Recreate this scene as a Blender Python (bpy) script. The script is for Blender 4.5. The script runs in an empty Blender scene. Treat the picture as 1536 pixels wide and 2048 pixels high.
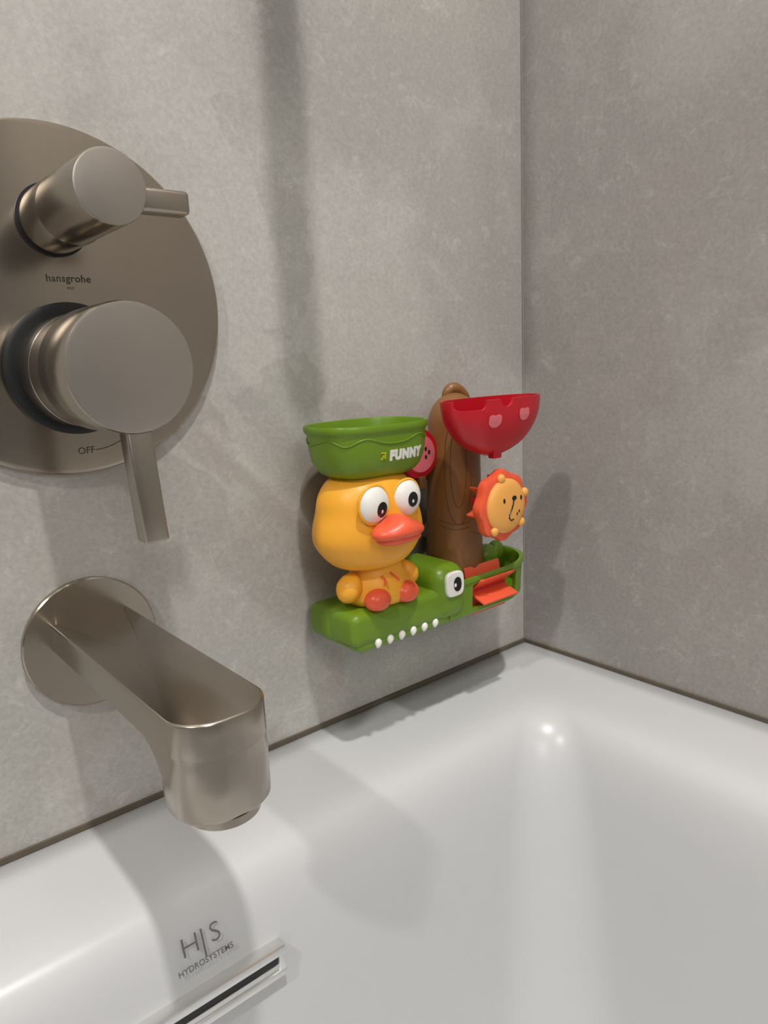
import bpy, bmesh, math, random
from mathutils import Vector, Matrix
random.seed(3)
sc=bpy.context.scene
try:
    sc.view_settings.view_transform='Standard'; sc.view_settings.look='None'
except Exception: pass
pi=math.pi
# ------------------------------------------------------------ materials
def lin(c): 
    c=c/255.; return c/12.92 if c<=.04045 else ((c+.055)/1.055)**2.4
def rgb(r,g,b): return (lin(r),lin(g),lin(b),1)
def newmat(name):
    m=bpy.data.materials.new(name); m.use_nodes=True
    nt=m.node_tree; return m,nt,nt.nodes['Principled BSDF']
def plastic(name,col,rough=.32,sss=0.0,bump=0.03,var=.06,coat=0.0):
    m,nt,p=newmat(name)
    tc=nt.nodes.new('ShaderNodeTexCoord')
    n=nt.nodes.new('ShaderNodeTexNoise'); n.inputs['Scale'].default_value=60; n.inputs['Detail'].default_value=4
    nt.links.new(tc.outputs['Object'],n.inputs['Vector'])
    mx=nt.nodes.new('ShaderNodeMix'); mx.data_type='RGBA'
    mx.inputs['A'].default_value=col
    mx.inputs['B'].default_value=tuple(c*(1-var) for c in col[:3])+(1,)
    nt.links.new(n.outputs['Fac'],mx.inputs['Factor'])
    nt.links.new(mx.outputs['Result'],p.inputs['Base Color'])
    p.inputs['Roughness'].default_value=rough
    p.inputs['Coat Weight'].default_value=coat
    if sss>0:
        p.inputs['Subsurface Weight'].default_value=sss
        p.inputs['Subsurface Radius'].default_value=(1,.5,.2)
        p.inputs['Subsurface Scale'].default_value=.004
    return m
def metal(name,col,rough=.3,stretch=(1,1,1),sc_=300,bumps=.02):
    m,nt,p=newmat(name)
    tc=nt.nodes.new('ShaderNodeTexCoord'); mp=nt.nodes.new('ShaderNodeMapping')
    mp.inputs['Scale'].default_value=stretch
    nt.links.new(tc.outputs['Object'],mp.inputs['Vector'])
    n=nt.nodes.new('ShaderNodeTexNoise'); n.inputs['Scale'].default_value=sc_; n.inputs['Detail'].default_value=3
    nt.links.new(mp.outputs['Vector'],n.inputs['Vector'])
    mr=nt.nodes.new('ShaderNodeMapRange'); mr.inputs['To Min'].default_value=rough*.9; mr.inputs['To Max'].default_value=rough*1.1
    nt.links.new(n.outputs['Fac'],mr.inputs['Value']); nt.links.new(mr.outputs['Result'],p.inputs['Roughness'])
    n2=nt.nodes.new('ShaderNodeTexNoise'); n2.inputs['Scale'].default_value=25; n2.inputs['Detail'].default_value=5
    nt.links.new(tc.outputs['Object'],n2.inputs['Vector'])
    mx=nt.nodes.new('ShaderNodeMix'); mx.data_type='RGBA'
    mx.inputs['A'].default_value=tuple(c*.84 for c in col[:3])+(1,); mx.inputs['B'].default_value=col
    nt.links.new(n2.outputs['Fac'],mx.inputs['Factor']); nt.links.new(mx.outputs['Result'],p.inputs['Base Color'])
    p.inputs['Metallic'].default_value=1
    b=nt.nodes.new('ShaderNodeBump'); b.inputs['Strength'].default_value=bumps; b.inputs['Distance'].default_value=.0001
    nt.links.new(n.outputs['Fac'],b.inputs['Height']); nt.links.new(b.outputs['Normal'],p.inputs['Normal'])
    return m
def wallmat(name,c1,c2,c3,off,spk=.38):
    m,nt,p=newmat(name)
    tc=nt.nodes.new('ShaderNodeTexCoord'); mp=nt.nodes.new('ShaderNodeMapping')
    mp.inputs['Location'].default_value=off
    nt.links.new(tc.outputs['Object'],mp.inputs['Vector'])
    def noise(s,d,r=.55,dist=0):
        n=nt.nodes.new('ShaderNodeTexNoise'); n.inputs['Scale'].default_value=s; n.inputs['Detail'].default_value=d
        n.inputs['Roughness'].default_value=r; n.inputs['Distortion'].default_value=dist
        nt.links.new(mp.outputs['Vector'],n.inputs['Vector']); return n
    def mix(a,b,f,mode='MIX'):
        x=nt.nodes.new('ShaderNodeMix'); x.data_type='RGBA'; x.blend_type=mode
        for k,v in (('A',a),('B',b),('Factor',f)):
            if isinstance(v,(tuple,float)): x.inputs[k].default_value=v
            else: nt.links.new(v,x.inputs[k])
        return x.outputs['Result']
    def ramp(src,a,b,va=0,vb=1):
        r=nt.nodes.new('ShaderNodeMapRange'); r.inputs['From Min'].default_value=a; r.inputs['From Max'].default_value=b
        r.inputs['To Min'].default_value=va; r.inputs['To Max'].default_value=vb
        r.interpolation_type='SMOOTHSTEP'
        nt.links.new(src,r.inputs['Value']); return r.outputs['Result']
    big=noise(6,6,.5,.4); mid=noise(18,8,.6,.3); fine=noise(330,5,.75); patch=noise(5.5,8,.5,.3); patch2=noise(8.5,7,.5,.5)
    pe=noise(75,8,.75,.8)
    col=mix(c1,c2,ramp(big.outputs['Fac'],.40,.60))
    col=mix(col,c3,ramp(patch.outputs['Fac'],.525,.540,0,.75))
    col=mix(col,c2,ramp(patch2.outputs['Fac'],.56,.575,0,.6))
    col=mix(col,c1,ramp(mid.outputs['Fac'],.5,.7,0,.5))
    col=mix(col,(.66,.65,.62,1),ramp(pe.outputs['Fac'],.52,.72,0,spk))
    g=ramp(fine.outputs['Fac'],.3,.7,.90,1.08)
    cmb=nt.nodes.new('ShaderNodeCombineColor')
    for i in range(3): nt.links.new(g,cmb.inputs[i])
    col=mix(col,cmb.outputs['Color'],1.0,'MULTIPLY')
    nt.links.new(col,p.inputs['Base Color'])
    p.inputs['Roughness'].default_value=.6
    b=nt.nodes.new('ShaderNodeBump'); b.inputs['Strength'].default_value=.15; b.inputs['Distance'].default_value=.0004
    nt.links.new(fine.outputs['Fac'],b.inputs['Height']); nt.links.new(b.outputs['Normal'],p.inputs['Normal'])
    return m
M={}
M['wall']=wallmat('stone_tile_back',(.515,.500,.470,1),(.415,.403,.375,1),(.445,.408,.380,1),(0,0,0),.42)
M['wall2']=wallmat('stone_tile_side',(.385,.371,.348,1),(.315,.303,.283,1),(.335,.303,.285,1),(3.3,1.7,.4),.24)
M['grout']=plastic('grout_brown',rgb(105,95,82),.8,var=.4)
M['grout2']=plastic('grout_light',rgb(160,154,145),.8,var=.2)
M['tub']=plastic('white_acrylic',(.59,.595,.605,1),.30,var=.01,coat=.0)
M['nickel']=metal('brushed_nickel',(.46,.41,.35,1),.25,(1,1,6),260)
M['nickel_dark']=metal('satin_nickel_plate',(.47,.41,.34,1),.18,(1,1,1),260,.01)
M['nickel_face']=metal('satin_nickel_face',(.56,.51,.46,1),.34,(1,1,1),700,.1)
M['black']=plastic('black_rubber',(.008,.009,.011,1),.4)
M['ink']=plastic('grey_print',rgb(72,65,56),.5)
M['inktub']=plastic('grey_logo_print',rgb(112,110,108),.5)
M['dark']=plastic('slot_shade',(.03,.03,.03,1),.6)
M['silver']=metal('polished_slot_frame',(.88,.88,.87,1),.3)
M['green']=plastic('green_plastic',rgb(106,140,28),.36,0)
M['green_lt']=plastic('light_green_print',rgb(180,192,30),.4)
M['yellow']=plastic('duck_yellow_plastic',rgb(248,176,50),.40,.15)
M['yellow2']=plastic('pale_yellow_plastic',rgb(242,174,88),.38,.15)
M['coral']=plastic('coral_plastic',rgb(238,96,62),.34,.1)
M['red']=plastic('red_plastic',rgb(192,22,38),.32,.05)
M['pink']=plastic('pink_print',rgb(222,112,120),.4)
M['brown']=plastic('brown_plastic',rgb(134,91,50),.34,.05)
M['brown_d']=plastic('brown_groove',rgb(92,60,30),.5)
M['white']=plastic('white_plastic',rgb(240,238,232),.28,.1)
M['pupil']=plastic('black_pupil',(.01,.008,.007,1),.2)
M['clear']=plastic('grey_suction_cup',rgb(130,122,112),.25)
# ------------------------------------------------------------ builder
class B:
    def __init__(s): s.v=[];s.f=[];s.m=[];s.mats=[]
    def mi(s,m):
        if m not in s.mats: s.mats.append(m)
        return s.mats.index(m)
    def add(s,v,f,m,fn=None):
        o=len(s.v); k=s.mi(m)
        s.v+= [tuple(fn(Vector(q)) if fn else q) for q in v]
        for q in f: s.f.append([i+o for i in q]); s.m.append(k)
        return s
    def loft(s,rings,m,cap0=True,cap1=True,closed=True,fn=None,loop=False):
        n=len(rings[0]); v=[p for r in rings for p in r]; f=[]
        R=len(rings)
        for i in range(R if loop else R-1):
            a=i*n;b=((i+1)%R)*n
            for j in range(n if closed else n-1):
                k=(j+1)%n; f.append([a+j,a+k,b+k,b+j])
        def cap(base):
            c=Vector((0,0,0))
            for j in range(n): c+=Vector(v[base+j])
            v.append(tuple(c/n)); ci=len(v)-1
            for j in range(n): f.append([base+j,base+(j+1)%n,ci])
        if not loop:
            if cap0: cap(0)
            if cap1: cap((R-1)*n)
        return s.add(v,f,m,fn)
    def blob(s,c,r,m,fn=None,nu=36,nv=22,post=None):
        rings=[]
        for i in range(1,nv):
            t=pi*i/nv; ring=[]
            for j in range(nu):
                a=2*pi*j/nu
                q=Vector((math.sin(t)*math.cos(a),math.sin(t)*math.sin(a),math.cos(t)))
                if fn: q=fn(q)
                ring.append((c[0]+r[0]*q.x,c[1]+r[1]*q.y,c[2]+r[2]*q.z))
            rings.append(ring)
        return s.loft(rings,m,fn=post)
    def lathe(s,cx,cz,prof,m,n=96,y0=0,cap0=True,cap1=True,fn=None,rf=None):
        rings=[[(cx+r*(rf(2*pi*j/n) if rf else 1)*math.cos(2*pi*j/n),y0-d,cz+r*(rf(2*pi*j/n) if rf else 1)*math.sin(2*pi*j/n)) for j in range(n)] for r,d in prof]
        return s.loft(rings,m,cap0,cap1,fn=fn)
    def lathez(s,cx,cy,prof,m,n=48,fn=None):
        return s.loft([[(cx+r*math.cos(2*pi*j/n),cy+r*math.sin(2*pi*j/n),z) for j in range(n)] for r,z in prof],m,fn=fn)
    def rbox(s,lo,hi,bev,m,seg=4,fn=None):
        bm=bmesh.new(); bmesh.ops.create_cube(bm,size=1)
        for v in bm.verts:
            v.co=Vector([(lo[i]+hi[i])/2+v.co[i]*(hi[i]-lo[i]) for i in range(3)])
        if bev>0: bmesh.ops.bevel(bm,geom=bm.edges[:],offset=bev,segments=seg,profile=.5,affect='EDGES',clamp_overlap=True)
        bm.verts.index_update()
        v=[tuple(x.co) for x in bm.verts]; f=[[x.index for x in q.verts] for q in bm.faces]; bm.free()
        return s.add(v,f,m,fn)
    def tube(s,pts,r,m,closed=False,n=8,fn=None):
        P=[Vector(p) for p in pts]; L=len(P); rings=[]
        up=Vector((0.13,-.2,.97))
        for i,p in enumerate(P):
            a=P[(i-1)%L] if (closed or i>0) else P[i]; b=P[(i+1)%L] if (closed or i<L-1) else P[i]
            t=(b-a).normalized(); x=t.cross(up)
            if x.length<.05: x=t.cross(Vector((1,0,0)))
            x.normalize(); y=x.cross(t); rr=r(i/(L-1)) if callable(r) else r
            rings.append([tuple(p+rr*(math.cos(2*pi*j/n)*x+math.sin(2*pi*j/n)*y)) for j in range(n)])
        return s.loft(rings,m,loop=closed,fn=fn)
    def text(s,txt,size,mat4,m,ext=.0002,off=0,fn=None,spacing=1,sx=1):
        cu=bpy.data.curves.new('t','FONT'); cu.body=txt; cu.size=size; cu.extrude=ext; cu.offset=off
        cu.align_x='CENTER'; cu.align_y='CENTER'; cu.space_character=spacing; cu.resolution_u=4
        ob=bpy.data.objects.new('t',cu); sc.collection.objects.link(ob)
        dg=bpy.context.evaluated_depsgraph_get(); me=bpy.data.meshes.new_from_object(ob.evaluated_get(dg))
        v=[tuple(mat4@Vector((q.co.x*sx,q.co.y,q.co.z))) for q in me.vertices]; f=[list(q.vertices) for q in me.polygons]
        bpy.data.objects.remove(ob); bpy.data.curves.remove(cu); bpy.data.meshes.remove(me)
        return s.add(v,f,m,fn)
    def obj(s,name,parent=None,label=None,angle=38,smooth=True,xf=None):
        me=bpy.data.meshes.new(name)
        V=[Vector(v) for v in s.v]
        if xf: V=[xf@v for v in V]
        lo=Vector([min(v[i] for v in V) for i in range(3)]); hi=Vector([max(v[i] for v in V) for i in range(3)])
        c=Vector(((lo.x+hi.x)/2,(lo.y+hi.y)/2,lo.z))
        me.from_pydata([v-c for v in V],[],s.f)
        for i,p in enumerate(me.polygons): p.material_index=s.m[i]; p.use_smooth=smooth
        for m in s.mats: me.materials.append(M[m])
        bm=bmesh.new(); bm.from_mesh(me); bmesh.ops.recalc_face_normals(bm,faces=bm.faces[:]); bm.to_mesh(me); bm.free()
        if smooth: me.set_sharp_from_angle(angle=math.radians(angle))
        ob=bpy.data.objects.new(name,me); sc.collection.objects.link(ob)
        ob.location=c
        if parent: setparent(ob,parent)
        if label: ob['label']=label
        return ob
def wloc(o):
    l=Vector(o.location)
    while o.parent: o=o.parent; l+=Vector(o.location)
    return l
def setparent(ob,par):
    w=Vector(ob.location); ob.parent=par; ob.location=w-wloc(par)
def empty(name,loc,label,cat):
    e=bpy.data.objects.new(name,None); sc.collection.objects.link(e); e.location=loc; e.empty_display_size=.02
    e['label']=label; e['category']=cat; return e
def apply_mods(ob):
    dg=bpy.context.evaluated_depsgraph_get(); me=bpy.data.meshes.new_from_object(ob.evaluated_get(dg))
    ob.modifiers.clear(); ob.data=me
def cut(ob,cutter):
    md=ob.modifiers.new('b','BOOLEAN'); md.object=cutter; md.operation='DIFFERENCE'; md.solver='EXACT'
    bpy.context.view_layer.update(); apply_mods(ob)
    bpy.data.objects.remove(cutter)
    for p in ob.data.polygons: p.use_smooth=True
    ob.data.set_sharp_from_angle(angle=math.radians(35))
FR=Matrix(((1,0,0,0),(0,0,-1,0),(0,1,0,0),(0,0,0,1)))
def at(x,y,z,rot=0): return Matrix.Translation((x,y,z))@FR@Matrix.Rotation(rot,4,'Z')
# ------------------------------------------------------------ room
def struct(name,b,**k):
    o=b.obj(name,**k); o['kind']='structure'; return o
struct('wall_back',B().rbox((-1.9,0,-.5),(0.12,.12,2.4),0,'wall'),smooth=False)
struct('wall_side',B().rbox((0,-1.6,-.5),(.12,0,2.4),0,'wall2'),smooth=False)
struct('floor',B().rbox((-1.9,-1.6,-.55),(0,0,-.5),0,'grout2'),smooth=False)
struct('trim_1',B().rbox((-1.61,-.0018,.0003),(-.0018,0,.0034),0,'grout'),smooth=False)
struct('trim_2',B().rbox((-.0018,-.81,.0003),(0,0,.0030),0,'grout'),smooth=False)
struct('trim_3',B().rbox((-.0012,-.0012,.0034),(0,0,2.4),0,'grout2'),smooth=False)
# ------------------------------------------------------------ bathtub
def rrect(x0,x1,y0,y1,r,z,n=14,st=12):
    pts=[]
    cs=[(x1-r,y1-r,0),(x0+r,y1-r,pi/2),(x0+r,y0+r,pi),(x1-r,y0+r,1.5*pi)]
    for i,(cx,cy,a0) in enumerate(cs):
        for k in range(n+1):
            a=a0+pi/2*k/n; pts.append(Vector((cx+r*math.cos(a),cy+r*math.sin(a),z)))
        nx,ny,na=cs[(i+1)%4]
        e=Vector((nx+r*math.cos(na),ny+r*math.sin(na),z)); s0=pts[-1]
        for k in range(1,st): pts.append(s0.lerp(e,k/st))
    return [tuple(p) for p in pts]
g=.0004
rings=[rrect(-1.6,-g,-.8,-g,.004,-.499),rrect(-1.6,-g,-.8,-g,.004,-.001),rrect(-1.599,-.001,-.799,-.001,.004,0)]
prof=[(.02,0,.006),(.045,0,.012),(.060,-.0002,.016),(.068,-.0010,.019),(.075,-.0030,.022),(.0805,-.0064,.025),(.0850,-.0115,.028),(.0885,-.0180,.031),(.0910,-.026,.034),(.0935,-.036,.037),(.096,-.05,.040),
 (.101,-.09,.046),(.108,-.15,.054),(.118,-.23,.064),(.134,-.30,.08),(.158,-.345,.10),(.20,-.372,.11),(.25,-.38,.1),(.3,-.383,.08)]
for o,z,r in prof: rings.append(rrect(-1.6+o*1.6,-o,-.8+o,-o-.004*min(1,o/.08),r,z))
tub=B().loft(rings,'tub').obj('bathtub',angle=60)
tub['label']='white glossy acrylic bathtub built in against tiled walls'; tub['category']='bathtub'
def tilt(x,y,z,ang): return Matrix.Translation((x,y,z))@Matrix.Rotation(ang,4,'X')@FR
b=B()
mt=tilt(-.3615,-.0961,-.0270,-math.radians(17))
b.text('H',.0135,mt@Matrix.Translation((-.0060,.0042,.0008)),'inktub',.0001,-.0002,sx=1.05)
b.text('S',.0135,mt@Matrix.Translation((.0072,.0042,.0008)),'inktub',.0001,-.0002,sx=1.0)
b.text('|',.0150,mt@Matrix.Translation((.0006,.0036,.0008)),'inktub',.0001,-.0001)
b.text('HYDROSYSTEMS',.0039,mt@Matrix.Translation((0,-.0056,.0014)),'inktub',.0001,0.00002,spacing=1.02)
b.obj('logo_print',tub,'grey printed maker logo',smooth=False)
b=B()
x0,x1,z0,z1,yf=-.475,-.3215,-.0605,-.0435,-.1065
b.rbox((x0,yf,z1-.0045),(x1,yf+.010,z1),.0006,'silver',2)
b.rbox((x0,yf,z0),(x1,yf+.009,z0+.0040),.0006,'silver',2)
b.rbox((x1-.0045,yf+.0002,z0+.001),(x1,yf+.010,z1-.001),.0006,'silver',2)
b.rbox((x0,yf+.0002,z0+.001),(x0+.0045,yf+.010,z1-.001),.0006,'silver',2)
b.rbox((x0+.003,yf+.0010,z0+.003),(x1-.003,yf+.0020,z0+.0075),.0002,'silver',2)
ov=b.obj('overflow_cover',tub,'flat polished metal slotted overflow plate')
B().rbox((x0+.003,yf+.0018,z0+.003),(x1-.003,yf+.0024,z1-.003),0,'dark').obj('slot_shade_sheet',ov,'dark sheet for the shade inside the slot',smooth=False)  # flat dark sheet, shade of the slot recess is put into its colour
# ------------------------------------------------------------ shower mixer
PX,PZ=-.3595,.2851
mix=empty('shower_mixer',(PX,0,PZ),'round brushed nickel shower mixer plate with two levers on tiled wall','shower control')
b=B().lathe(PX,PZ,[(.0835,0),(.085,.0005),(.0852,.0035),(.0843,.0044),(.0825,.0046)],'nickel_dark',n=160,cap0=False)
plate=b.obj('cover_plate',mix,angle=30)
b=B()
b.text('hansgrohe',.0050,at(-.3555,-.0047,.2978),'ink',.00005,.00006,spacing=1.05)
b.text('eco',.0024,at(-.3550,-.0047,.2935),'ink',.00005)
b.obj('plate_lettering',plate,'small engraved grey lettering',smooth=False)
b=B()
b.text('OFF',.0050,at(-.3575,-.0047,.2118),'ink',.00005)
pts=[(-.3525+.0020*i,-.0047,.2118+.00008*i*i) for i in range(9)]
b.tube(pts,.0002,'ink',n=5)
b.obj('off_mark',plate,'small engraved off mark with line',smooth=False)
dz=.3250
b=B().lathe(PX,dz,[(.0172,.0046),(.0172,.0062)],'black',n=64)
b.lathe(PX,dz,[(.0160,.0046),(.0160,.034),(.0157,.0344),(.0157,.0350),(.0156,.0354),(.0152,.0835),(.0148,.0842)],'nickel',n=96,cap1=False)
b.lathe(PX,dz,[(.0148,.0842),(.0140,.0844)],'nickel_face',n=96,cap0=False)
dk=b.obj('diverter_knob',mix,'short cylindrical nickel diverter knob')
lz=dz-.0028
b=B().rbox((-.350,-.0820,lz-.0050),(-.3240,-.0720,lz+.0050),.0020,'nickel')
b.obj('lever',dk,'small flat nickel lever')
hz=.2526
b=B().lathe(PX,hz+.001,[(.0320,.0046),(.0325,.0065),(.0325,.010),(.0310,.0105),(.0290,.0105)],'black',n=96)
b.lathe(PX,hz,[(.0272,.0105),(.0272,.0300),(.0268,.0304),(.0268,.0310),(.0272,.0314),(.0272,.0480),(.0276,.0484),(.0281,.0492),(.0281,.0842),(.0275,.0850)],'nickel',n=128,cap1=False)
b.lathe(PX,hz,[(.0275,.0850),(.0262,.0852)],'nickel_face',n=128,cap0=False)
hk=b.obj('mixer_handle',mix,'large cylindrical nickel handle with black ring')
b=B().rbox((PX-.0052,-.0840,.1766),(PX+.0060,-.0740,hz-.0255),.0011,'nickel',fn=lambda v:Vector((v.x+.0012*(hz-.0255-v.z)/.05,v.y-.0045*(hz-.0255-v.z)/.05,v.z)))
b.obj('lever',hk,'long flat nickel lever pointing down')
# ------------------------------------------------------------ spout
SX=-.3665
sp=empty('bath_spout',(SX,0,.085),'brushed nickel wall-mounted bath spout over the tub','bath spout')
B().lathe(-.367,.1085,[(.0350,-.0005),(.0355,.0008),(.0355,.0036),(.0348,.0043)],'nickel_dark',n=128).obj('wall_flange',sp)
def plan(d0,ins,z,d1=.1630,w=.0206,Rc=.0170,rb=.0008,n=12):
    w-=ins;d1-=ins;Rc-=ins; P=[]
    for (cx,cd,r,a0) in ((w-rb,d0+rb,rb,-pi/2),(w-Rc,d1-Rc,Rc,0),(-w+Rc,d1-Rc,Rc,pi/2),(-w+rb,d0+rb,rb,pi)):
        for k in range(n+1):
            a=a0+pi/2*k/n; P.append((SX+cx+r*math.cos(a),-(cd+r*math.sin(a)),z))
    return P
rg=[plan(.0002,.0012,.1232),plan(.0002,.0003,.1229),plan(.0002,0,.1222),plan(.0002,0,.1085),plan(.0002,.0006,.1080),
    plan(.118,.0006,.1078,rb=.003),plan(.1235,.0003,.1055,rb=.006),plan(.1265,.0,.1015,rb=.010),plan(.1275,0,.096,rb=.013),plan(.1275,0.0002,.0825,rb=.014),plan(.128,.0014,.0808,rb=.014)]
B().loft(rg,'nickel').obj('spout_body',sp,angle=50)
B().lathez(SX,-.1475,[(.0148,.0810),(.0148,.0775),(.0141,.0769),(.0125,.0767),(.0120,.079)],'nickel').obj('aerator',sp)
# ------------------------------------------------------------ hand shower rail (above the frame, throws the soft wall shadow)
RX,RD=-.2500,.100
b=B().lathez(RX,-RD,[(.0110,.462),(.0125,.466),(.0125,1.15),(.0110,1.154)],'nickel',n=40)
rail=b.obj('shower_rail',None,angle=40); rail['label']='vertical brushed nickel shower rail fixed to the wall'; rail['category']='shower rail'
for zz in (1.10,.80): B().tube([(RX,-.0,zz),(RX,-RD,zz)],.009,'nickel',n=20).obj('bracket',rail)
# ------------------------------------------------------------ bath toy
toy=empty('bath_toy',(-.145,-.01,.072),'colourful plastic crocodile, duck and tree water toy stuck to tiled wall','bath toy')
def croc_tray(z,ins,k=1.0):
    P=[]
    x0=-.152+ins; xe=-.055-ins; df=.0615-ins; db=.008+ins
    n=16
    P.append((x0,db));P.append((x0,df))
    for i in range(1,5): P.append((x0+(-.094-x0)*i/5,df))
    for i in range(n+1):
        a=pi/2*(1-i/n)
        P.append((-.094+(xe+.094)*math.cos(a),.028+(df-.028)*math.sin(a)))
    for i in range(1,7):
        a=-pi/2*i/6
        P.append((xe-.010+.010*math.cos(a),.028-.0*i+(.028-db)*math.sin(a)))
    return [(x,-d,z) for x,d in P]
R=[croc_tray(.0735,.006),croc_tray(.0742,.0025),croc_tray(.0765,.0004),croc_tray(.085,0),croc_tray(.0985,-.001),croc_tray(.0992,-.0020),croc_tray(.1018,-.0020),croc_tray(.1022,-.0010),croc_tray(.1018,.0012),croc_tray(.099,.002),croc_tray(.079,.003),croc_tray(.078,.006)]
def liftz(v):
    t=max(0,(v.x+.12)/.065); v.z+= .001*t*t*(1 if v.z>.09 else .6); return v
croc=B().loft(R,'green',fn=liftz).obj('crocodile_base',toy,'green plastic crocodile base',angle=40)
cutr=B().rbox((-.130,-.08,.0790),(-.083,-.048,.0970),.002,'green').obj('cutter')
cut(croc,cutr)
def merge(dst,b):
    o=b.obj('tmp'); bm=bmesh.new(); bm.from_mesh(dst.data)
    off=wloc(o)-wloc(dst); o.data.transform(Matrix.Translation(off))
    names=[m.name for m in dst.data.materials]
    for m in o.data.materials:
        if m.name not in names: dst.data.materials.append(m); names.append(m.name)
    mp=[names.index(m.name) for m in o.data.materials]
    for p in o.data.polygons: p.material_index=mp[p.material_index]
    bm.from_mesh(o.data); bm.to_mesh(dst.data); bm.free(); bpy.data.objects.remove(o)
b=B()
def snout(v):
    t=max(0,min(1,(-.150-v.x)/.08))
    v.y=-.035+(v.y+.035)*(1-.05*t); v.z=.087+(v.z-.087)*(1-.04*t); return v
b.rbox((-.2325,-.0620,.0775),(-.136,-.0300,.1005),.0062,'green',7,fn=snout)
b.rbox((-.2330,-.0390,.0755),(-.136,-.0085,.0990),.0070,'green',7,fn=snout)
b.rbox((-.2285,-.0605,.0728),(-.136,-.0120,.0860),.0050,'green',5,fn=snout)
b.rbox((-.1650,-.0640,.0760),(-.1345,-.0120,.1150),.0110,'green',8)
b.blob((-.080,-.030,.101),(.010,.007,.009),'green'); b.blob((-.066,-.026,.102),(.007,.006,.008),'green')
merge(croc,b)
for i in range(6):
    x=-.2140+i*.0098
    B().blob((x,-.0605,.0783),(.0025,.0021,.0031),'white',nu=14,nv=10,fn=lambda q:Vector((q.x*(1-.55*max(0,-q.z))-.35*max(0,-q.z),q.y,q.z))).obj('tooth',croc,'small white tooth')
b=B()
def sq(cx,cz,rx,rz,y,n=40,e=2.8):
    return [(cx+rx*math.copysign(abs(math.cos(a))**(2/e),math.cos(a)),y,cz+rz*math.copysign(abs(math.sin(a))**(2/e),math.sin(a))) for a in [2*pi*j/n for j in range(n)]]
ex,ez=-.1497,.1025
b.loft([sq(ex,ez,.0082,.0086,-.0630,e=3.6),sq(ex,ez,.0082,.0086,-.0648,e=3.6),sq(ex,ez,.0076,.0080,-.0655,e=3.6)],'white')
b.loft([sq(ex+.0016,ez-.0002,.0036,.0050,-.0654,e=2.2),sq(ex+.0016,ez-.0002,.0034,.0048,-.0659,e=2.2)],'pupil')
b.blob((ex-.0008,-.0660,ez-.0004),(.0012,.0003,.0014),'white',nu=14,nv=8)
b.obj('eye',croc,'white square eye with black pupil')
b=B()
wc=Vector((-.107,-.052,.088))
for k in range(6):
    a=k*pi/3+.35
    rot=Matrix.Translation(wc)@Matrix.Rotation(a,4,'X')@Matrix.Translation(-wc)
    b.rbox((wc.x-.018,wc.y-.0170,wc.z-.0008),(wc.x+.018,wc.y,wc.z+.0008),.0005,'coral',2,fn=lambda v,rot=rot:rot@v)
b.tube([(wc.x-.019,wc.y,wc.z),(wc.x+.019,wc.y,wc.z)],.003,'red',n=16)
b.rbox((-.127,-.040,.079),(-.087,-.038,.096),0,'red')
b.obj('paddle_wheel',croc,'coral plastic paddle wheel')
# tree trunk
TX,TY=-.1150,-.0300
def tr(z):
    t=(z-.092)/.13
    rx=.0215-.0032*t; 
    if z>.205:
        u=min(1,(z-.205)/.0215); rx*=math.sqrt(max(0.0004,1-u*u))
    return rx
zs=[.090+i*.005 for i in range(23)]+[.2050+.0215*math.sin(pi/2*i/12) for i in range(0,12)]
def trp(a,z,e=0): r=tr(z)+e; return (TX+.003*((z-.1)/.12)+r*math.cos(a),TY+r*.95*math.sin(a),z)
b=B().loft([[trp(2*pi*j/48,z) for j in range(48)] for z in zs],'brown')
def oval(ca,cz,ra,rz,n=48,fr=(0,1)):
    return [trp(ca+ra*math.cos(2*pi*t),cz+rz*math.sin(2*pi*t),-.0001) for t in [fr[0]+(fr[1]-fr[0])*i/n for i in range(n+1)]]
fa=-pi/2-.25
b.tube(oval(fa-.35,.178,.30,.030),.00030,'brown_d',n=6)
b.tube(oval(fa-.35,.176,.52,.040,fr=(.3,.98)),.00032,'brown_d',n=6)
b.tube([trp(fa-1.1+i*.16,.140-.004*math.sin(i/9*pi),-.0001) for i in range(8)],.0003,'brown_d',n=6)
b.tube([trp(fa-1.1+i*.16,.1365-.004*math.sin(i/9*pi),-.0001) for i in range(8)],.0003,'brown_d',n=6)
b.tube([trp(fa+.15+i*.1,.1300-.0035*math.sin(i/9*pi),-.0001) for i in range(9)],.0003,'brown_d',n=6)
trunk=b.obj('tree_trunk',toy,'brown plastic tree trunk with engraved bark lines',angle=50)
ctrl=[(-.116,-.026,.2195),(-.1150,-.027,.2260),(-.1115,-.028,.2290),(-.106,-.029,.2275),(-.101,-.030,.2230),(-.0985,-.031,.2165)]
P6=[]
for i in range(25):
    t=i/24*(len(ctrl)-1); k=min(int(t),len(ctrl)-2); u_=t-k
    a0=Vector(ctrl[max(k-1,0)]);a1=Vector(ctrl[k]);a2=Vector(ctrl[k+1]);a3=Vector(ctrl[min(k+2,len(ctrl)-1)])
    P6.append(.5*((2*a1)+(a2-a0)*u_+(2*a0-5*a1+4*a2-a3)*u_**2+(3*a1-a0-3*a2+a3)*u_**3))
b=B().tube(P6,lambda t:.0046*(1-.35*abs(2*t-1)),'brown',n=20)
b.obj('branch_stub',trunk,'small curled brown branch stub',angle=70)
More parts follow.
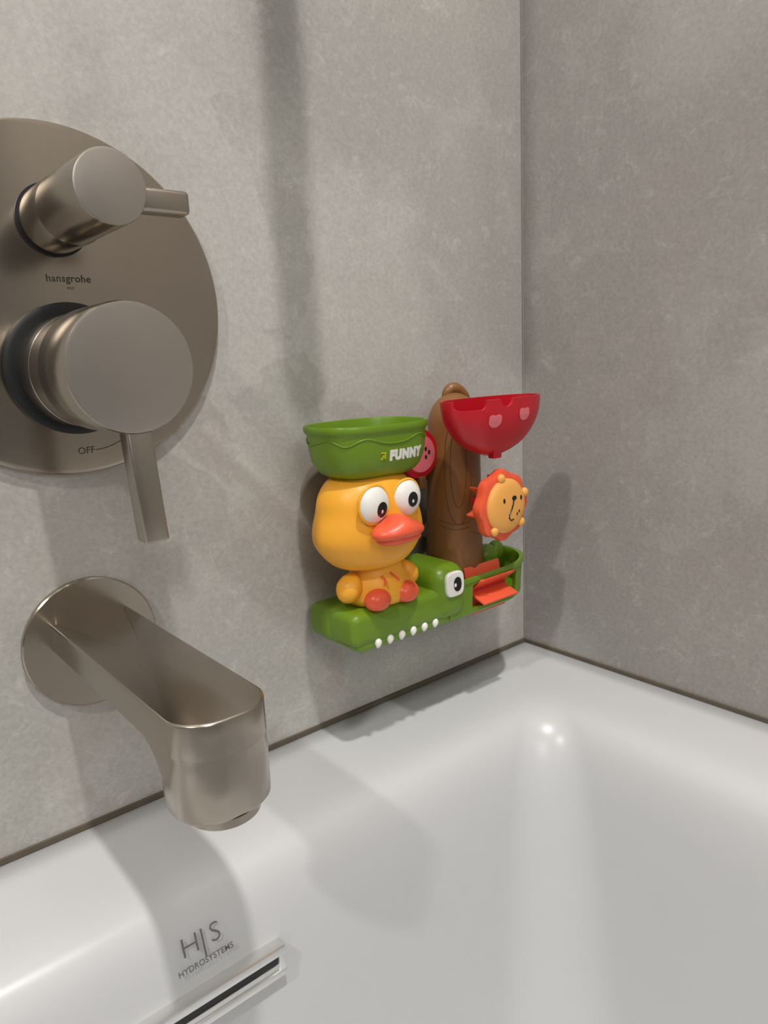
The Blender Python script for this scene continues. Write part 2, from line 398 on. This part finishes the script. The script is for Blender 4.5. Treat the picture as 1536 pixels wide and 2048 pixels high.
# water scoop
AX,AY,AZ=-.1155,-.0690,.2235
AW=.0435
def apl(s,z,grow=0):
    P=[]
    for j in range(64):
        a=2*pi*j/64
        cx=math.copysign(abs(math.cos(a))**(2/2.4),math.cos(a)); cy=math.copysign(abs(math.sin(a))**(2/2.4),math.sin(a))
        P.append((AX+(AW*s+grow)*cx,AY+(.0165*min(1,s*1.05)+grow)*cy,z))
    return P
h=.0375
outer=[]
for i in range(15):
    t=i/14; zz=AZ-h*(1-t); s=math.sqrt(max(.03,1-(1-t)**2)); outer.append(apl(s,zz))
inner=[apl(math.sqrt(max(.03,1-(1-t)**2)),AZ-h*(1-t)+.002*(1-t),-.0018) for t in [1-i/10 for i in range(10)]]
ap=B().loft(outer+inner,'red').obj('water_scoop',toy,'red half-apple shaped water scoop',angle=40)
c1=B().lathe(-.1190,AZ+.001,[(.0062,.0),(.0062,.04)],'red',y0=-.070,n=32).obj('cutter'); cut(ap,c1)
c1=B().rbox((-.158,-.1,AZ-.0060),(-.1370,-.0735,AZ+.01),.0035,'red').obj('cutter'); cut(ap,c1)
def ysurf(x,z):
    s=math.sqrt(max(.01,1-((AZ-z)/h)**2)); u=min(.99,abs((x-AX)/(AW*s)))
    return AY-.0165*min(1,s*1.05)*(1-u**2.4)**(1/2.4)
for (x,z) in ((-.1300,.2105),(-.1020,.2130)):
    b=B(); ringp=[]
    for rr in (1,.5,.1):
        ringp.append([(x+.0055*rr*math.cos(a),0,z+.0044*rr*(math.sin(a)+(.55*abs(math.cos(a))-.25 if math.sin(a)>0 else 0)-.1)) for a in [2*pi*j/40 for j in range(40)]])
    b.loft(ringp,'pink',cap0=False,fn=lambda v:Vector((v.x,ysurf(v.x,v.z)-.0003,v.z)))
    b.obj('spot_print',ap,'pink heart-like spot')
b=B().rbox((-.1215,-.0760,.1840),(-.1140,-.0700,.1900),.001,'red'); b.rbox((-.119,-.070,.190),(-.109,-.045,.200),.0015,'red'); merge(ap,b)
# lion wheel
LX,LZ=-.1130,.1515
scal=lambda a:1+.045*math.cos(8*a)
b=B().lathe(LX,LZ,[(.0200,.0690),(.0232,.0702),(.0240,.0730),(.0232,.0762),(.0205,.0775),(.0170,.0772)],'coral',n=144,rf=scal)
for k in range(6):
    a=k*pi/3+.2; rot=Matrix.Translation((LX,0,LZ))@Matrix.Rotation(a,4,'Y')@Matrix.Translation((-LX,0,-LZ))
    b.rbox((LX-.0008,-.0705,LZ+.003),(LX+.0008,-.0585,LZ+.0195),.0006,'coral',2,fn=lambda v,rot=rot:rot@v)
b.lathe(LX,LZ,[(.003,.045),(.003,.071)],'red',n=24)
lion=b.obj('lion_wheel',toy,'round coral water wheel with yellow lion face',angle=45)
b=B().lathe(LX,LZ,[(.0185,.0770),(.0185,.0785),(.0172,.0800),(.0140,.0811),(.0085,.0818),(.002,.0821)],'yellow2',n=72)
for a in (math.radians(105),math.radians(20),math.radians(232),math.radians(318)):
    b.blob((LX+.0198*math.cos(a),-.0785,LZ+.0198*math.sin(a)),(.0032,.0024,.0032),'yellow2',nu=18,nv=10)
face=b.obj('lion_face',lion,'yellow lion face with simple black features')
def ly(x,z): r=math.hypot(x-LX,z-LZ); return -.0821+.0010*(r/.014)**2-.0001
b=B()
def stroke(p,r=.0005): b.tube([(LX+x,ly(LX+x,LZ+z),LZ+z) for x,z in p],r,'pupil',n=6)
stroke([(.0035,.0045),(.0025,.001),(.0010,-.002),(-.0010,-.005),(-.0012,-.0078),(.0010,-.0098),(.0035,-.0092)])
for x,z,rx_,rz_ in ((.0040,.0052,.0024,.0017),(-.0060,.0045,.0010,.0018),(.0115,.0045,.0010,.0018),(.0070,-.0060,.0005,.0012),(.0092,-.0045,.0005,.0012)):
    b.blob((LX+x,ly(LX+x,LZ+z),LZ+z),(rx_,.0005,rz_),'pupil',nu=14,nv=8)
b.obj('lion_features',lion,'black eyes, nose and mouth')
# small red wheel behind the cup
QX,QZ,QD=-.1475,.1875,.030
b=B().lathe(QX,QZ,[(.0150,QD-.004),(.0172,QD-.002),(.0175,QD),(.0165,QD+.002),(.0130,QD+.0024)],'red',n=72)
b.lathe(QX,QZ,[(.0130,QD+.0022),(.0125,QD+.0036),(.008,QD+.0042)],'pink',n=60)
for x,z in ((.0035,.003),(.0035,-.0025),(.0065,.0005)):
    b.blob((QX+x,-(QD+.0042),QZ+z),(.0011,.0005,.0016),'pupil',nu=14,nv=8)
b.lathe(QX,QZ,[(.003,.010),(.003,QD-.003)],'red',n=20)
b.rbox((-.150,-.034,.163),(-.144,-.028,.172),.001,'brown_d')
b.obj('apple_wheel',toy,'small red water wheel with pink apple face')
b=B().rbox((-.152,-.020,.165),(-.110,-.008,.196),.004,'brown'); b.obj('wheel_bracket',toy,'brown plastic bracket behind the wheels')
for x,z,k in ((-.1975,.1630,1.25),(-.120,.125,1)):
    b=B().lathe(x,z,[(.0225*k,0.0002),(.0215*k,.0012),(.012,.004),(.006,.006),(.0055,.014)],'clear',n=64,cap0=False)
    b.obj('suction_cup',toy,'round grey suction cup')
# ------------------------------------------------------------ duck
HX,HY,HZ=-.2045,-.0440,.1545
def headf(q):
    z=q.z
    rr=math.sqrt(max(1e-9,q.x*q.x+q.y*q.y)); k=rr**.50/rr if rr>1e-4 else 1
    w=1+.08*math.exp(-((z+.35)/.30)**2)-.03*math.exp(-((z-.25)/.2)**2)-.05*max(0,z)
    x,y=q.x*k*w,q.y*k
    return Vector((x,y,z))
b=B()
b.blob((HX,HY,HZ),(.0365,.0285,.0305),'yellow',fn=headf,nu=64,nv=48)
b.lathez(-.1995,-.044,[(.0155,.0995),(.0205,.1010),(.0228,.1050),(.0225,.110),(.0203,.116),(.0180,.121),(.0165,.127),(.016,.132)],'yellow',n=48,fn=lambda v:Vector((v.x,-.044+(v.y+.044)*.85,v.z)))
duck=b.obj('duck_figure',toy,'yellow-orange plastic duck sitting on the crocodile',angle=60)
def wing(cx,sgn):
    b=B().blob((0,0,0),(.0078,.0085,.0098),'yellow',nu=28,nv=18,fn=lambda q:Vector((q.x*(1-.3*max(0,q.z)),q.y,q.z)))
    M4=Matrix.Translation((cx,-.046,.1135))@Matrix.Rotation(sgn*.45,4,'Y')
    b.v=[tuple(M4@Vector(v)) for v in b.v]; b.obj('wing',duck)
wing(-.2235,1); wing(-.1765,-1)
for x in (-.2125,-.1890):
    b=B().blob((x,-.0600,.1060),(.0090,.0072,.0072),'coral',nu=30,nv=18,fn=lambda q:Vector((q.x,q.y,q.z if q.z>-.75 else -.75)))
    b.obj('foot',duck,'coral duck foot')
for pts in ([(-.2085,.1210),(-.2070,.1180),(-.2085,.1150)],[(-.2015,.1215),(-.1985,.1185),(-.1965,.1160)]):
    B().tube([(x,-.0600-.0030*(.1215-z)/.006,z) for x,z in pts],.0006,'coral',n=8).obj('chest_mark',duck,'coral stroke mark on the chest')
def eye(x,z,r,px,pz,pr):
    y=-.0695; D=.0058
    b=B().blob((x,y,z),(r,D,r*1.06),'white',nu=40,nv=24)
    def on(v):
        dx=(v.x-x)/r; dzz=(v.z-z)/(r*1.06); k=math.sqrt(max(0,1-dx*dx-dzz*dzz)); return Vector((v.x,y-D*k-.0002+v.y,v.z))
    rings=[[(x+px+pr*s*.95*math.cos(a),0,z+pz+pr*s*1.1*math.sin(a)) for a in [2*pi*j/28 for j in range(28)]] for s in (1,.75,.5,.25,.05)]
    b.loft(rings,'pupil',cap0=False,fn=on)
    rings=[[(x+px-.0005+pr*.2*s*math.cos(a),-.0002,z+pz-.0010+pr*.26*s*math.sin(a)) for a in [2*pi*j/14 for j in range(14)]] for s in (1,.5)]
    b.loft(rings,'white',cap0=False,fn=on)
    b.obj('eye',duck,'bulging white eye with black pupil')
    b=B().tube([(x+(r+.0002)*math.cos(a),-.0705+.0014*abs(math.cos(a)),z+(r*1.06+.0002)*math.sin(a)) for a in [2*pi*j/40 for j in range(40)]],.0010,'yellow',closed=True,n=10)
    b.obj('eyelid',duck)
eye(-.2195,.1685,.0106,.0020,-.0026,.0043)
eye(-.1940,.1690,.0104,.0005,-.0006,.0042)
b=B()
def billf(q):
    x=math.copysign(abs(q.x)**.85,q.x)
    z=q.z+ .60*math.exp(-(x/.38)**2)*max(0,q.z); z-= .30*x*x; z+=.22*max(0,abs(x)-.75)*4*.25
    return Vector((x,q.y*(1-.15*abs(x)),z))
b.blob((-.2095,-.0785,.1535),(.0182,.0125,.0058),'coral',fn=billf,nu=48,nv=24)
b.blob((-.2085,-.0775,.1490),(.0152,.0108,.0044),'coral',nu=40,nv=20,fn=lambda q:Vector((math.copysign(abs(q.x)**.85,q.x),q.y,q.z-.25*q.x*q.x)))
b.obj('bill',duck,'broad coral duck bill')
# ------------------------------------------------------------ cup
CX,CY=-.2015,-.0435; rx,ry,en=.0385,.0280,2.8
def cr(s,z):
    return [(CX+rx*s*math.copysign(abs(math.cos(a))**(2/en),math.cos(a)),CY+ry*s*math.copysign(abs(math.sin(a))**(2/en),math.sin(a)),z) for a in [2*pi*j/96 for j in range(96)]]
pf=[(.50,.1820),(.66,.1826),(.78,.1848),(.86,.1882),(.915,.193),(.950,.200),(.965,.2065),(.970,.2090),(1.0,.2100),(1.015,.2112),(1.015,.2132),(1.0,.2144),(.965,.2142),(.945,.2120),(.925,.204),(.87,.194),(.75,.188),(.4,.186)]
def csurf(x,z):
    s=1
    for (s0,z0),(s1,z1) in zip(pf[:8],pf[1:9]):
        if z0<=z<=z1: s=s0+(s1-s0)*(z-z0)/(z1-z0)
    u=min(.995,abs((x-CX)/(rx*s))); return CY-ry*s*(1-u**en)**(1/en)
b=B().loft([cr(s,z) for s,z in pf],'green')
drip=[]
for j in range(160):
    a=2*pi*j/160; z=.2050-.0018*math.sin(a*7)
    s=.966
    drip.append((CX+rx*s*math.copysign(abs(math.cos(a))**(2/en),math.cos(a)),CY+ry*s*math.copysign(abs(math.sin(a))**(2/en),math.sin(a)),z))
b.tube(drip,.0005,'green',closed=True,n=8)
cup=b.obj('water_cup',toy,'green bowl-shaped water cup on the duck head',angle=45)
b=B()
on=lambda v:Vector((v.x,csurf(v.x,v.z)-.0002+v.y,v.z))
b.text('FUNNY',.0078,at(-.1925,0,.1955,math.radians(0)),'white',.0002,.0006,fn=on,spacing=1.2,sx=.9)
b.obj('cup_lettering',cup,'white rounded word lettering',smooth=False)
b=B()
ax,az=-.2125,.1955
for (a0,a1,c0,c1) in ((0,.0035,.0020,.0030),(.0025,.0035,-.0012,.0030),(0,.0014,-.0016,-.0002),(.0010,.0022,-.0004,.0012)):
    b.rbox((ax+a0,-.0004,az+c0),(ax+a1,.0,az+c1),0,'green_lt',fn=on)
b.obj('arrow_print',cup,'light green arrow mark',smooth=False)
# ------------------------------------------------------------ camera
yaw,pitch,roll=[math.radians(a) for a in (39.36,11.89,-2.63)]
f=Vector((math.sin(yaw)*math.cos(pitch),math.cos(yaw)*math.cos(pitch),-math.sin(pitch)))
r=Vector((math.cos(yaw),-math.sin(yaw),0)); u=r.cross(f)
c,s=math.cos(roll),math.sin(roll)
r,u=c*r+s*u,-s*r+c*u
cam=bpy.data.cameras.new('camera'); co=bpy.data.objects.new('camera',cam); sc.collection.objects.link(co)
mw=Matrix.Identity(4)
for i in range(3): mw[i][0]=r[i]; mw[i][1]=u[i]; mw[i][2]=-f[i]
mw[0][3],mw[1][3],mw[2][3]=-.4791,-.395,.2516
co.matrix_world=mw
cam.sensor_fit='HORIZONTAL'; cam.sensor_width=36; cam.lens=1452.3/1536*36; cam.clip_start=.01
sc.camera=co
# ------------------------------------------------------------ lights
def lamp(name,loc,power,size,col=(1,.97,.93)):
    l=bpy.data.lights.new(name,'POINT'); l.energy=power; l.shadow_soft_size=size; l.color=col
    o=bpy.data.objects.new(name,l); sc.collection.objects.link(o); o.location=loc
lamp('ceiling_downlight',(-.50,-.85,2.15),104,.045)
lamp('room_downlight',(-1.9,-.80,1.95),68,.05)
l=bpy.data.lights.new('wall_fill_light','AREA'); l.shape='DISK'; l.size=.9; l.energy=12; l.color=(1,.97,.93)  # added unseen fill behind the camera, brightens the walls from the front
o=bpy.data.objects.new('wall_fill_light',l); sc.collection.objects.link(o); o.location=(-1.0,-2.3,1.5)
o.rotation_euler=(Vector((-.2,0,.2))-Vector(o.location)).to_track_quat('-Z','Y').to_euler()
w=bpy.data.worlds.new('world'); sc.world=w; w.use_nodes=True
nt=w.node_tree; bg=nt.nodes['Background']
tc=nt.nodes.new('ShaderNodeTexCoord'); sx=nt.nodes.new('ShaderNodeSeparateXYZ'); cr_=nt.nodes.new('ShaderNodeValToRGB')
nt.links.new(tc.outputs['Generated'],sx.inputs[0])
mr=nt.nodes.new('ShaderNodeMapRange'); mr.inputs['From Min'].default_value=-1; mr.inputs['From Max'].default_value=1
nt.links.new(sx.outputs['Z'],mr.inputs['Value']); nt.links.new(mr.outputs['Result'],cr_.inputs['Fac'])
e=cr_.color_ramp.elements; e[0].position=.3; e[0].color=(.13,.122,.115,1); e[1].position=.85; e[1].color=(.50,.485,.46,1)
nt.links.new(cr_.outputs['Color'],bg.inputs['Color']); bg.inputs['Strength'].default_value=.66
